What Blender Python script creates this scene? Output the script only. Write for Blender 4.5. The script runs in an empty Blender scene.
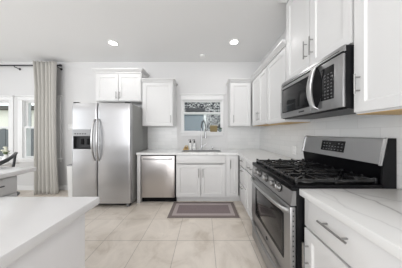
import bpy, bmesh, math, random
from mathutils import Vector, Matrix
random.seed(4)
S = bpy.context.scene
C = S.collection
PI = math.pi

# ------------------------------------------------------------------ camera
CAM_Z = 1.266
FPX = 147.0
cd = bpy.data.cameras.new('camera'); cam = bpy.data.objects.new('camera', cd); C.objects.link(cam)
cam.location = (0, 0, CAM_Z); cam.rotation_euler = (PI/2, 0, 0)
cd.sensor_width = 36.0; cd.sensor_fit = 'HORIZONTAL'; cd.lens = 36.0*FPX/402.0
cd.shift_x = -(204-201)/402.0
cd.shift_y = -(134-133)/402.0
cd.clip_start = 0.02
S.camera = cam

# ------------------------------------------------------------------ world, added daylight fill, exposure
S.view_settings.view_transform = 'Standard'
S.view_settings.look = 'None'
S.view_settings.exposure = 0.09
S.view_settings.gamma = 1.0
S.view_settings.use_curve_mapping = False
w = bpy.data.worlds.new('sky'); S.world = w; w.use_nodes = True
bg = w.node_tree.nodes['Background']
bg.inputs[0].default_value = (0.93, 0.97, 1.0, 1); bg.inputs[1].default_value = 1.9

def area(name, loc, rot, sx, sy, power, col=(1, 1, 1)):
    l = bpy.data.lights.new(name, 'AREA'); l.shape = 'RECTANGLE'; l.size = sx; l.size_y = sy
    l.energy = power; l.color = col
    o = bpy.data.objects.new(name, l); C.objects.link(o); o.location = loc; o.rotation_euler = rot
    return o
# added fill lamps for daylight, in unseen openings behind the camera and left
area('daylight_fill_rear', (-1.6, -4.05, 1.35), (PI/2, 0, 0), 5.0, 2.3, 140, (0.985, 0.985, 1.0))
area('daylight_fill_side', (-5.35, 0.2, 1.45), (PI/2, 0, -PI/2), 3.4, 2.0, 17, (0.97, 0.985, 1.0))

LAMP_POWER = 2.6
# ------------------------------------------------------------------ materials
MATS = {}
def mat(name, col=(.8, .8, .8), rough=.5, metal=0.0, spec=.5, emit=None, estr=0, coat=0):
    m = bpy.data.materials.new(name); m.use_nodes = True
    b = m.node_tree.nodes['Principled BSDF']
    b.inputs['Base Color'].default_value = (*col, 1)
    b.inputs['Roughness'].default_value = rough
    b.inputs['Metallic'].default_value = metal
    b.inputs['Specular IOR Level'].default_value = spec
    if coat: b.inputs['Coat Weight'].default_value = coat
    if emit:
        b.inputs['Emission Color'].default_value = (*emit, 1); b.inputs['Emission Strength'].default_value = estr
    MATS[name] = m
    return m
def N(m, t, **kw):
    n = m.node_tree.nodes.new(t)
    for k, v in kw.items(): setattr(n, k, v)
    return n
def L(m, a, b): m.node_tree.links.new(a, b)
def B(m): return m.node_tree.nodes['Principled BSDF']
def coords(m, order='XYZ', scale=(1, 1, 1), off=(0, 0, 0)):
    """generated from object coordinates, axes re-ordered"""
    tc = N(m, 'ShaderNodeTexCoord'); sp = N(m, 'ShaderNodeSeparateXYZ'); cb = N(m, 'ShaderNodeCombineXYZ'); mp = N(m, 'ShaderNodeMapping')
    L(m, tc.outputs['Object'], sp.inputs[0])
    for i, a in enumerate(order): L(m, sp.outputs['XYZ'.index(a)], cb.inputs[i])
    L(m, cb.outputs[0], mp.inputs[0])
    mp.inputs['Scale'].default_value = scale; mp.inputs['Location'].default_value = off
    return mp.outputs[0]
def ramp(m, fac, stops):
    r = N(m, 'ShaderNodeValToRGB'); L(m, fac, r.inputs[0])
    el = r.color_ramp.elements
    while len(el) < len(stops): el.new(.5)
    for e, (p, c) in zip(el, stops):
        e.position = p; e.color = (*c, 1) if len(c) == 3 else c
    return r.outputs[0]
def noise_bump(m, scale, strength, order='XYZ', sc=(1, 1, 1), dist=.002):
    n = N(m, 'ShaderNodeTexNoise'); n.inputs['Scale'].default_value = scale; n.inputs['Detail'].default_value = 4
    L(m, coords(m, order, sc), n.inputs['Vector'])
    b = N(m, 'ShaderNodeBump'); b.inputs['Strength'].default_value = strength; b.inputs['Distance'].default_value = dist
    L(m, n.outputs[0], b.inputs['Height']); L(m, b.outputs[0], B(m).inputs['Normal'])
    return n

wall_m = mat('wall_paint', (.68, .678, .677), .75, spec=.3); noise_bump(wall_m, 180, .06)
ceil_m = mat('ceiling_paint', (.84, .84, .838), .85, spec=.2); noise_bump(ceil_m, 120, .08)
trim_m = mat('trim_paint', (.80, .80, .80), .4)
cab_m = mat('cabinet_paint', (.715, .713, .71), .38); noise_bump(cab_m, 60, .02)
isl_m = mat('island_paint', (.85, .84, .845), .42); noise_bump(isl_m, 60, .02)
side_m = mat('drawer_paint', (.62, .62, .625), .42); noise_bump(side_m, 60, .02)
ply_m = mat('birch_ply', (.62, .42, .19), .6)
nick_m = mat('brushed_nickel', (.36, .355, .35), .3, 1.0)
bright_m = mat('polished_handle', (.52, .52, .52), .28, 1.0)
chrome_m = mat('chrome', (.42, .42, .43), .16, 1.0)
blk_m = mat('black_enamel', (.005, .005, .006), .28, 0, .15)
blkmat_m = mat('black_plastic', (.009, .009, .010), .5, 0, .1)
iron_m = mat('cast_iron', (.008, .008, .009), .27, 0, .6); noise_bump(iron_m, 300, .3, dist=.001)
gun_m = mat('fridge_side_grey', (.29, .29, .28), .45, .1)
glassblk_m = mat('dark_glass', (.010, .010, .011), .08, 0, .3)
ovglass_m = mat('oven_glass', (.028, .026, .025), .08, 0, .4)
dgrey_m = mat('dark_grey_plastic', (.035, .035, .037), .4, 0, .3)
lgrey_m = mat('light_grey_plastic', (.34, .345, .355), .4)
white_m = mat('white_plastic', (.86, .86, .85), .35)
legend_m = mat('pale_legend', (.13, .133, .138), .5)
rod_m = mat('dark_bronze', (.05, .05, .055), .4, .6)
lens_m = mat('lamp_lens', (1, 1, 1), .5, emit=(1.0, .975, .94), estr=9.0)

def stainless(name, col, rough, order, sc):
    m = mat(name, col, rough, 1.0)
    n = N(m, 'ShaderNodeTexNoise'); n.inputs['Scale'].default_value = 1.0; n.inputs['Detail'].default_value = 3
    L(m, coords(m, order, sc), n.inputs['Vector'])
    r = N(m, 'ShaderNodeMapRange'); L(m, n.outputs[0], r.inputs[0])
    r.inputs[3].default_value = rough*.75; r.inputs[4].default_value = rough*1.3
    L(m, r.outputs[0], B(m).inputs['Roughness'])
    b = N(m, 'ShaderNodeBump'); b.inputs['Strength'].default_value = .02; b.inputs['Distance'].default_value = .0005
    L(m, n.outputs[0], b.inputs['Height']); L(m, b.outputs[0], B(m).inputs['Normal'])
    return m
ss_f = stainless('stainless_fridge', (.50, .50, .51), .33, 'XYZ', (2, 2, 60))
ss_d = stainless('stainless_dishwasher', (.58, .555, .545), .34, 'XYZ', (40, 2, 2))
ss_r = stainless('stainless_range', (.40, .40, .405), .34, 'XYZ', (2, 2, 60))
ss_s = stainless('stainless_sink', (.24, .24, .24), .3, 'XYZ', (200, 200, 6))

# floor tile
floor_m = mat('floor_tile', rough=.33)
def make_floor():
    m = floor_m
    v = coords(m, 'XYZ', (1, 1, 1), (.746+.43*12, -1.73+.43*20, 0))
    br = N(m, 'ShaderNodeTexBrick'); L(m, v, br.inputs['Vector'])
    br.offset = 0.0; br.squash = 1.0
    br.inputs['Scale'].default_value = 1.0; br.inputs['Brick Width'].default_value = .43; br.inputs['Row Height'].default_value = .43
    br.inputs['Mortar Size'].default_value = .0032; br.inputs['Mortar Smooth'].default_value = .1; br.inputs['Bias'].default_value = 0
    br.inputs['Color1'].default_value = (.76, .70, .63, 1); br.inputs['Color2'].default_value = (.84, .785, .72, 1)
    br.inputs['Mortar'].default_value = (.50, .46, .41, 1)
    n = N(m, 'ShaderNodeTexNoise'); n.inputs['Scale'].default_value = 3.2; n.inputs['Detail'].default_value = 7; n.inputs['Roughness'].default_value = .62
    n.inputs['Distortion'].default_value = .8
    L(m, coords(m), n.inputs['Vector'])
    c = ramp(m, n.outputs[0], [(.3, (.78, .74, .69)), (.47, (.98, .965, .95)), (.7, (1.12, 1.11, 1.10))])
    mx = N(m, 'ShaderNodeMix', data_type='RGBA', blend_type='MULTIPLY'); mx.inputs[0].default_value = 1
    L(m, br.outputs['Color'], mx.inputs[6]); L(m, c, mx.inputs[7]); L(m, mx.outputs[2], B(m).inputs['Base Color'])
    b = N(m, 'ShaderNodeBump', invert=True); b.inputs['Strength'].default_value = .4; b.inputs['Distance'].default_value = .002
    L(m, br.outputs['Fac'], b.inputs['Height']); L(m, b.outputs[0], B(m).inputs['Normal'])
make_floor()

def subway(name, order, off):
    m = mat(name, rough=.22)
    br = N(m, 'ShaderNodeTexBrick'); L(m, coords(m, order, (1, 1, 1), off), br.inputs['Vector'])
    br.offset = .5
    br.inputs['Scale'].default_value = 1.0; br.inputs['Brick Width'].default_value = .305; br.inputs['Row Height'].default_value = .0775
    br.inputs['Mortar Size'].default_value = .0022; br.inputs['Mortar Smooth'].default_value = .2; br.inputs['Bias'].default_value = 0
    br.inputs['Color1'].default_value = (.70, .705, .70, 1); br.inputs['Color2'].default_value = (.755, .755, .75, 1)
    br.inputs['Mortar'].default_value = (.66, .66, .655, 1)
    L(m, br.outputs['Color'], B(m).inputs['Base Color'])
    b = N(m, 'ShaderNodeBump', invert=True); b.inputs['Strength'].default_value = .5; b.inputs['Distance'].default_value = .0015
    L(m, br.outputs['Fac'], b.inputs['Height']); L(m, b.outputs[0], B(m).inputs['Normal'])
    return m
tile_r = subway('subway_tile_side', 'YZX', (.09+3, -.918+.0775*20, 0))
tile_b = subway('subway_tile_back', 'XZY', (3, -.918+.0775*20, 0))

def marble(name, base, vein, scale, lo, seed):
    m = mat(name, rough=.16)
    n = N(m, 'ShaderNodeTexNoise'); n.inputs['Scale'].default_value = scale; n.inputs['Detail'].default_value = 5; n.inputs['Roughness'].default_value = .55
    n.inputs['Distortion'].default_value = .9
    L(m, coords(m, 'XYZ', (1.5, .8, 1), (seed, seed*.7, 0)), n.inputs['Vector'])
    a = N(m, 'ShaderNodeMath', operation='SUBTRACT'); a.inputs[1].default_value = .5; L(m, n.outputs[0], a.inputs[0])
    b = N(m, 'ShaderNodeMath', operation='ABSOLUTE'); L(m, a.outputs[0], b.inputs[0])
    c = ramp(m, b.outputs[0], [(0, vein), (lo, tuple(.5*(x+y) for x, y in zip(base, vein))), (lo*3.2, base)])
    n2 = N(m, 'ShaderNodeTexNoise'); n2.inputs['Scale'].default_value = 1.1; n2.inputs['Detail'].default_value = 2
    L(m, coords(m, 'XYZ', (1, 1, 1), (seed*2, 1, 0)), n2.inputs['Vector'])
    f = ramp(m, n2.outputs[0], [(.42, (0, 0, 0)), (.58, (1, 1, 1))])
    mx = N(m, 'ShaderNodeMix', data_type='RGBA'); L(m, f, mx.inputs[0])
    mx.inputs[6].default_value = (*base, 1); L(m, c, mx.inputs[7])
    L(m, mx.outputs[2], B(m).inputs['Base Color'])
    return m
quartz_m = marble('white_quartz', (.80, .80, .795), (.70, .70, .705), 1.6, .012, 3.1)
quartz2_m = marble('veined_quartz', (.80, .80, .795), (.62, .62, .63), 1.5, .012, 5.3)
def long_vein(m):
    """one grey vein wandering along the slab, a fainter one beside it"""
    src = B(m).inputs['Base Color'].links[0].from_socket
    tc = N(m, 'ShaderNodeTexCoord'); sp = N(m, 'ShaderNodeSeparateXYZ'); L(m, tc.outputs['Object'], sp.inputs[0])
    for (x0, amp, wd, col, sd) in ((-.035, .16, .010, (.45, .45, .45), 2.0), (-.20, .22, .006, (.66, .66, .66), 7.0)):
        cb = N(m, 'ShaderNodeCombineXYZ'); L(m, sp.outputs[1], cb.inputs[0]); cb.inputs[1].default_value = sd; L(m, sp.outputs[2], cb.inputs[2])
        n = N(m, 'ShaderNodeTexNoise'); n.inputs['Scale'].default_value = 4.5; n.inputs['Detail'].default_value = 4; L(m, cb.outputs[0], n.inputs['Vector'])
        k = N(m, 'ShaderNodeMath', operation='MULTIPLY_ADD'); L(m, n.outputs[0], k.inputs[0]); k.inputs[1].default_value = amp; k.inputs[2].default_value = x0-amp/2
        d = N(m, 'ShaderNodeMath', operation='SUBTRACT'); L(m, sp.outputs[0], d.inputs[0]); L(m, k.outputs[0], d.inputs[1])
        ab = N(m, 'ShaderNodeMath', operation='ABSOLUTE'); L(m, d.outputs[0], ab.inputs[0])
        f = ramp(m, ab.outputs[0], [(0, (1, 1, 1)), (wd*.4, (.6, .6, .6)), (wd, (.12, .12, .12)), (wd*4, (0, 0, 0))])
        mx = N(m, 'ShaderNodeMix', data_type='RGBA'); L(m, f, mx.inputs[0]); L(m, src, mx.inputs[6]); mx.inputs[7].default_value = (*col, 1)
        src = mx.outputs[2]
    L(m, src, B(m).inputs['Base Color'])
long_vein(quartz2_m)
quartz3_m = marble('island_quartz', (.79, .785, .79), (.68, .68, .69), 1.2, .012, 8.3)

def thin_glass(name, tint=(.97, .99, .985), refl=.06):
    m = bpy.data.materials.new(name); m.use_nodes = True
    nt = m.node_tree; nt.nodes.remove(nt.nodes['Principled BSDF'])
    t = nt.nodes.new('ShaderNodeBsdfTransparent'); t.inputs[0].default_value = (*tint, 1)
    g = nt.nodes.new('ShaderNodeBsdfGlossy'); g.inputs['Roughness'].default_value = .02
    mx = nt.nodes.new('ShaderNodeMixShader'); mx.inputs[0].default_value = refl
    nt.links.new(t.outputs[0], mx.inputs[1]); nt.links.new(g.outputs[0], mx.inputs[2])
    nt.links.new(mx.outputs[0], nt.nodes['Material Output'].inputs[0])
    return m
pane_m = thin_glass('window_glass', refl=.012)
clear_m = thin_glass('clear_bottle', (.90, .92, .92), .12)

cloth_m = mat('curtain_linen', (.52, .505, .475), .9, spec=.1); noise_bump(cloth_m, 400, .15, dist=.001)
def rug_mat(name, c1, c2):
    m = mat(name, rough=.95, spec=.1)
    n = N(m, 'ShaderNodeTexNoise'); n.inputs['Scale'].default_value = 90; n.inputs['Detail'].default_value = 3
    L(m, coords(m), n.inputs['Vector'])
    L(m, ramp(m, n.outputs[0], [(.35, c1), (.65, c2)]), B(m).inputs['Base Color'])
    return m
rug_c = rug_mat('rug_mauve', (.235, .19, .195), (.29, .24, .245))
rug_l = rug_mat('rug_pale_band', (.43, .37, .365), (.50, .44, .43))
rug_o = rug_mat('rug_edge', (.215, .18, .17), (.26, .22, .21))

# ------------------------------------------------------------------ mesh helpers
class MB:
    def __init__(self): self.bm = bmesh.new(); self.mi = 0
    def _new(self, vs, fs, smooth=False):
        v = [self.bm.verts.new(p) for p in vs]; out = []
        for f in fs:
            try:
                fc = self.bm.faces.new([v[i] for i in f]); fc.material_index = self.mi; out.append(fc)
            except ValueError: pass
        return v, out
    def box(self, x0, x1, y0, y1, z0, z1, bev=0.0):
        x0, x1 = min(x0, x1), max(x0, x1); y0, y1 = min(y0, y1), max(y0, y1); z0, z1 = min(z0, z1), max(z0, z1)
        vs = [(x, y, z) for z in (z0, z1) for y in (y0, y1) for x in (x0, x1)]
        v, f = self._new(vs, [(0, 2, 3, 1), (4, 5, 7, 6), (0, 1, 5, 4), (2, 6, 7, 3), (0, 4, 6, 2), (1, 3, 7, 5)])
        if bev:
            bev = min(bev, .45*min(x1-x0, y1-y0, z1-z0))
            es = list({e for fc in f for e in fc.edges})
            r = bmesh.ops.bevel(self.bm, geom=es, offset=bev, segments=2, affect='EDGES', profile=.5)
            for fc in r['faces']: fc.material_index = self.mi
        return self
    def prism(self, poly, axis, a0, a1):
        """poly: 2D points in the two other axes (in xyz order), extruded along axis"""
        def P(p, a):
            if axis == 'x': return (a, p[0], p[1])
            if axis == 'y': return (p[0], a, p[1])
            return (p[0], p[1], a)
        n = len(poly)
        vs = [P(p, a0) for p in poly]+[P(p, a1) for p in poly]
        fs = [tuple(range(n))[::-1], tuple(range(n, 2*n))]+[(i, (i+1) % n, n+(i+1) % n, n+i) for i in range(n)]
        self._new(vs, fs); return self
    def hull8(self, bot, top):
        """two quads"""
        self._new(list(bot)+list(top), [(3, 2, 1, 0), (4, 5, 6, 7)]+[(i, (i+1) % 4, 4+(i+1) % 4, 4+i) for i in range(4)]); return self
    def tube(self, pts, r, seg=10, cap=True, flat=1.0):
        pts = [Vector(p) for p in pts]; n = len(pts)
        rs = r if isinstance(r, (list, tuple)) else [r]*n
        T = []
        for i in range(n):
            a = pts[max(i-1, 0)]; b = pts[min(i+1, n-1)]; T.append((b-a).normalized())
        u = T[0].orthogonal().normalized(); rings = []
        for i in range(n):
            u = (u-T[i]*u.dot(T[i]))
            u = u.normalized() if u.length > 1e-6 else T[i].orthogonal().normalized()
            v = T[i].cross(u)
            rings.append([self.bm.verts.new(pts[i]+rs[i]*(math.cos(2*PI*k/seg)*u+flat*math.sin(2*PI*k/seg)*v)) for k in range(seg)])
        for i in range(n-1):
            for k in range(seg):
                f = self.bm.faces.new([rings[i][k], rings[i][(k+1) % seg], rings[i+1][(k+1) % seg], rings[i+1][k]]); f.material_index = self.mi
        if cap:
            f = self.bm.faces.new(rings[0][::-1]); f.material_index = self.mi
            f = self.bm.faces.new(rings[-1]); f.material_index = self.mi
        return self
    def lathe(self, c, prof, seg=24, axis=(0, 0, 1)):
        ax = Vector(axis).normalized(); u = ax.orthogonal().normalized(); v = ax.cross(u); c = Vector(c)
        rings = []
        for (r, h) in prof:
            if r < 1e-6: rings.append([self.bm.verts.new(c+ax*h)])
            else: rings.append([self.bm.verts.new(c+ax*h+r*(math.cos(2*PI*k/seg)*u+math.sin(2*PI*k/seg)*v)) for k in range(seg)])
        for a, b in zip(rings, rings[1:]):
            for k in range(seg):
                q = [a[k % len(a)], a[(k+1) % len(a)], b[(k+1) % len(b)], b[k % len(b)]]
                q2 = []
                for x in q:
                    if x not in q2: q2.append(x)
                if len(q2) >= 3:
                    try:
                        f = self.bm.faces.new(q2); f.material_index = self.mi
                    except ValueError: pass
        return self
    def cells(self, xs, ys, inside, z0, z1, axis='z'):
        """a slab made of grid cells, no inner faces; axis = slab normal"""
        xs = sorted(set(xs)); ys = sorted(set(ys))
        occ = {(i, j): inside((xs[i]+xs[i+1])/2, (ys[j]+ys[j+1])/2) for i in range(len(xs)-1) for j in range(len(ys)-1)}
        vc = {}
        def V(i, j, k):
            if (i, j, k) not in vc:
                a, b, c = xs[i], ys[j], (z0, z1)[k]
                vc[i, j, k] = self.bm.verts.new({'z': (a, b, c), 'y': (a, c, b), 'x': (c, a, b)}[axis])
            return vc[i, j, k]
        def F(*q):
            f = self.bm.faces.new([V(*x) for x in q]); f.material_index = self.mi
        for (i, j), o in occ.items():
            if not o: continue
            F((i, j, 1), (i+1, j, 1), (i+1, j+1, 1), (i, j+1, 1)); F((i, j, 0), (i, j+1, 0), (i+1, j+1, 0), (i+1, j, 0))
            if not occ.get((i-1, j)): F((i, j, 0), (i, j, 1), (i, j+1, 1), (i, j+1, 0))
            if not occ.get((i+1, j)): F((i+1, j, 0), (i+1, j+1, 0), (i+1, j+1, 1), (i+1, j, 1))
            if not occ.get((i, j-1)): F((i, j, 0), (i+1, j, 0), (i+1, j, 1), (i, j, 1))
            if not occ.get((i, j+1)): F((i, j+1, 0), (i, j+1, 1), (i+1, j+1, 1), (i+1, j+1, 0))
        return self
    def grid(self, f, nu, nv, closed_u=False):
        vv = [[self.bm.verts.new(f(i/nu, j/nv)) for j in range(nv+1)] for i in range(nu if closed_u else nu+1)]
        for i in range(nu):
            for j in range(nv):
                a = vv[i]; b = vv[(i+1) % len(vv)]
                q = self.bm.faces.new([a[j], b[j], b[j+1], a[j+1]]); q.material_index = self.mi
        return self
    def build(self, name, m, parent=None, xf=None, smooth=True):
        bmesh.ops.recalc_face_normals(self.bm, faces=self.bm.faces)
        if xf is not None: self.bm.transform(xf)
        me = bpy.data.meshes.new(name); self.bm.to_mesh(me); self.bm.free()
        for x in (m if isinstance(m, (list, tuple)) else [m]): me.materials.append(x)
        if smooth:
            for p in me.polygons: p.use_smooth = True
            me.set_sharp_from_angle(angle=math.radians(32))
        o = bpy.data.objects.new(name, me); C.objects.link(o)
        if parent is not None: o.parent = parent
        return o

def tag(o, label, cat, group=None):
    o['label'] = label; o['category'] = cat
    if group: o['group'] = group
    return o
class Thing:
    """an Empty at the base; parts given in world coordinates unless local"""
    def __init__(s, name, label, cat, loc, rz=0, group=None):
        s.o = bpy.data.objects.new(name, None); C.objects.link(s.o); s.o.empty_display_size = .05
        s.o.location = loc; s.o.rotation_euler = (0, 0, rz); tag(s.o, label, cat, group)
        s.M = Matrix.Translation(loc) @ Matrix.Rotation(rz, 4, 'Z')
    def part(s, name, mb, m, parent=None, local=False, smooth=True):
        return mb.build(name, m, parent or s.o, None if local else s.M.inverted(), smooth)
def single(name, mb, m, label, cat, origin, group=None):
    o = mb.build(name, m, None, Matrix.Translation(-Vector(origin))); o.location = origin
    return tag(o, label, cat, group)
def struct(name, mb, m, parent=None, smooth=True):
    o = mb.build(name, m, parent, None, smooth)
    if parent is None: o['kind'] = 'structure'
    return o
def bake(o):
    dg = bpy.context.evaluated_depsgraph_get(); me = bpy.data.meshes.new_from_object(o.evaluated_get(dg))
    old = o.data; o.modifiers.clear(); o.data = me; bpy.data.meshes.remove(old)

# ------------------------------------------------------------------ room
WY, RX, CZ = 3.26, 1.24, 2.84
LX, RY = -5.3, -4.0
struct('floor', MB().box(LX-.15, RX+.15, RY-.15, WY+.15, -.1, 0), floor_m)
struct('ceiling', MB().box(LX-.15, RX+.15, RY-.15, WY+.15, CZ, CZ+.12), ceil_m)
struct('wall_right', MB().box(RX, RX+.15, RY-.15, WY+.15, 0, CZ), wall_m)
KW = (-.475, .40, 1.29, 2.0)            # kitchen window opening x0 x1 z0 z1
D1 = (-5.06, -4.315, .71, 1.99)
D2 = (-4.01, -3.265, .71, 1.99)
def holes(hs): return lambda a, b: not any(h[0] < a < h[1] and h[2] < b < h[3] for h in hs)
def wall_cells(name, axis, a0, a1, t0, t1, hs, m):
    xs = [a0, a1]+[v for h in hs for v in h[:2]]; zs = [0, CZ]+[v for h in hs for v in h[2:]]
    return struct(name, MB().cells(xs, zs, holes(hs), t0, t1, axis), m)
wall_cells('wall_back', 'y', LX, RX, WY, WY+.15, [KW, D1, D2], wall_m)
wall_cells('wall_left', 'x', RY, WY, LX-.15, LX, [(-1.5, 1.9, .45, 2.45)], wall_m)
wall_cells('wall_rear', 'y', LX-.15, RX, RY-.15, RY, [(-4.1, .9, .2, 2.5)], wall_m)
struct('baseboard_back', MB().box(LX, -2.2, WY-.016, WY, 0, .11, .004), trim_m)
struct('baseboard_left', MB().box(LX, LX+.016, RY, WY-.016, 0, .11, .004), trim_m)

def dh_window(n, h, mid, sash=.034, casing=.10, head=.13, sill_ext=.05, cap=True):
    x0, x1, z0, z1 = h
    m = MB()
    # casing on the room side
    m.box(x0-casing, x0, WY-.02, WY, z0-.01, z1+.0, .003).box(x1, x1+casing, WY-.02, WY, z0-.01, z1, .003)
    m.box(x0-casing, x1+casing, WY-.022, WY, z1, z1+head-.025, .003)
    if cap: m.box(x0-casing-.025, x1+casing+.025, WY-.045, WY, z1+head-.025, z1+head, .004)
    # jamb lining
    m.box(x0, x0+.008, WY, WY+.13, z0, z1).box(x1-.008, x1, WY, WY+.13, z0, z1).box(x0+.008, x1-.008, WY, WY+.13, z1-.012, z1)
    o = struct('window_%d' % n, m, trim_m)
    s = MB().box(x0-casing-sill_ext+.02, x1+casing+sill_ext-.02, WY-.05, WY+.13, z0-.03, z0, .005)
    s.box(x0-casing, x1+casing, WY-.016, WY, z0-.085, z0-.03, .003)
    struct('window_sill', s, trim_m, o)
    for (a, b, y) in ((mid-.015, z1-.012, WY+.052), (z0, mid+.03, WY+.016)):
        u0, u1 = x0+.008, x1-.008
        f = MB().cells([u0, u0+sash, u1-sash, u1], [a, a+sash, b-sash, b], lambda p, q: not (u0+sash < p < u1-sash and a+sash < q < b-sash), y, y+.035, 'y')
        fo = struct('sash', f, trim_m, o)
        struct('pane', MB().box(u0+sash, u1-sash, y+.015, y+.019, a+sash, b-sash), pane_m, fo)
    return o
dh_window(1, KW, 1.70, sash=.024, casing=.03, sill_ext=.03)
dh_window(2, D2, 1.38, head=.10)
dh_window(3, D1, 1.38, head=.10)
# tiled splashbacks (fixed to the walls)
struct('backsplash_right', MB().box(RX-.008, RX, -.2, WY, .915, 1.42), tile_r)
m = MB(); m.box(-1.24, -.60, WY-.008, WY, .915, 1.42); m.box(.53, RX-.008, WY-.008, WY, .915, 1.42)
struct('backsplash_back', m, tile_b)

# ------------------------------------------------------------------ outside the windows
grass_m = mat('yard_ground', (.22, .22, .17), .9)
struct('yard_ground', MB().box(-14, 9, WY+.15, 16, -.35, -.25), grass_m)
stone_m = mat('rubble_stone', rough=.9)
v = N(stone_m, 'ShaderNodeTexVoronoi'); v.inputs['Scale'].default_value = 25; v.inputs['Randomness'].default_value = 1
L(stone_m, coords(stone_m, 'XZY', (1, 1.25, 1)), v.inputs['Vector'])
hsv = N(stone_m, 'ShaderNodeSeparateColor'); L(stone_m, v.outputs['Color'], hsv.inputs[0])
L(stone_m, ramp(stone_m, hsv.outputs[0], [(.26, (.015, .016, .022)), (.44, (.07, .07, .08)), (.57, (.32, .315, .31)), (.9, (.56, .555, .55))]), B(stone_m).inputs['Base Color'])
t = Thing('neighbor_house', 'house of speckled grey and white stone outside the sink window', 'house', (-.1, 5.0, -.25))
nx0, nx1, nz0, nz1 = -.74, .03, 1.0, 1.95
t.part('wall', MB().cells([-2.2, nx0, nx1, 2.6], [-.25, nz0, nz1, 3.6], holes([(nx0, nx1, nz0, nz1)]), 5.0, 5.2, 'y'), stone_m)
blueg_m = mat('blue_grey_blind', (.20, .245, .28), .35, 0, .3)
wf = t.part('window_frame', MB().cells([nx0, nx0+.04, nx1-.04, nx1], [nz0, nz0+.05, nz1-.05, nz1], holes([(nx0+.04, nx1-.04, nz0+.05, nz1-.05)]), 4.98, 5.06, 'y').box(nx1, nx1+.05, 4.97, 5.0, nz0, nz1), trim_m)
t.part('pane', MB().box(nx0+.04, nx1-.04, 5.02, 5.03, nz0+.05, nz1-.05), blueg_m, wf)
band_m = mat('striped_lintel', (.07, .07, .075), .8)
lb = MB()
for k in range(3): lb.box(-.62, .03, 4.95+.006*(k % 2), 5.0, 1.985+.04*k, 2.025+.04*k, .003)
t.part('lintel', lb, band_m)

cream_m = mat('cream_render', (.85, .82, .72), .9)
fasc_m = mat('dark_fascia', (.075, .07, .06), .7)
t = Thing('neighboring_building', 'cream building with dark eave seen beyond the dining windows', 'building', (-9, 8.0, -.25))
t.part('wall', MB().box(-15, -4.2, 8.0, 8.3, -.25, 2.5), cream_m)
t.part('eave', MB().box(-15.2, -4.0, 7.55, 8.3, 2.5, 2.68), fasc_m)
fence_m = mat('weathered_fence', (.13, .135, .14), .85)
t = Thing('board_fence', 'dark weathered board fence outside the dining windows', 'fence', (-7, 5.6, -.25))
fb = MB()
for k in range(46):
    x = -10.4+k*.135
    fb.box(x, x+.125, 5.6+.006*(k % 2), 5.625+.006*(k % 2), -.25, 1.42+.015*math.sin(k*2.3))
t.part('boards', fb, fence_m)
t.part('rail', MB().box(-10.4, -4.2, 5.635, 5.69, 1.2, 1.28), fence_m); t.part('rail', MB().box(-10.4, -4.2, 5.635, 5.69, .2, .28), fence_m)
# dark post with pale bands
post_m = mat('dark_blue_post', (.05, .055, .085), .7); pale_m = mat('pale_banding', (.55, .6, .68), .7)
t = Thing('banded_post', 'dark blue post with pale bands outside the dining window', 'post', (-5.125, 4.3, -.25))
t.part('shaft', MB().box(-5.17, -5.08, 4.27, 4.33, -.25, 2.6, .004), post_m)
for k in range(26): t.part('band', MB().box(-5.173+.028*(k % 2), -5.125+.028*(k % 2), 4.262, 4.271, -.1+.1*k, -.055+.1*k), pale_m)

# ------------------------------------------------------------------ cabinets
def pull(mb, a, b, nrm, proj=.032, r=.0055):
    """bar pull from a to b (centres of the bar ends, on the face), standing off by proj along nrm"""
    a = Vector(a); b = Vector(b); n = Vector(nrm); d = (b-a).normalized()
    mb.tube([a+n*proj, b+n*proj], r, 10)
    ln = (b-a).length
    for s in (.16, .84):
        p = a+d*ln*s; mb.tube([p, p+n*proj], r*.8, 8)
    return mb
def shaker(x0, x1, z0, z1, t=.02, rail=.058, rec=.010, slab=False):
    mb = MB()
    if slab or (x1-x0) < 2.6*rail or (z1-z0) < 2.6*rail:
        mb.box(x0, x1, -t, 0, z0, z1, .003); return mb
    mb.cells([x0, x0+rail, x1-rail, x1], [z0, z0+rail, z1-rail, z1], holes([(x0+rail, x1-rail, z0+rail, z1-rail)]), -t, 0, 'y')
    mb.box(x0+rail, x1-rail, -t+rec, -.002, z0+rail, z1-rail)
    # small bevel strip around the panel
    e = .009; i0, i1, j0, j1 = x0+rail, x1-rail, z0+rail, z1-rail
    o_ = [(i0, j0), (i1, j0), (i1, j1), (i0, j1)]; n_ = [(i0+e, j0+e), (i1-e, j0+e), (i1-e, j1-e), (i0+e, j1-e)]
    for k in range(4):
        p, q = o_[k], o_[(k+1) % 4]; r, s = n_[(k+1) % 4], n_[k]
        mb._new([(p[0], -t+.002, p[1]), (q[0], -t+.002, q[1]), (r[0], -t+rec, r[1]), (s[0], -t+rec, s[1])], [(0, 1, 2, 3)])
    return mb
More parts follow.
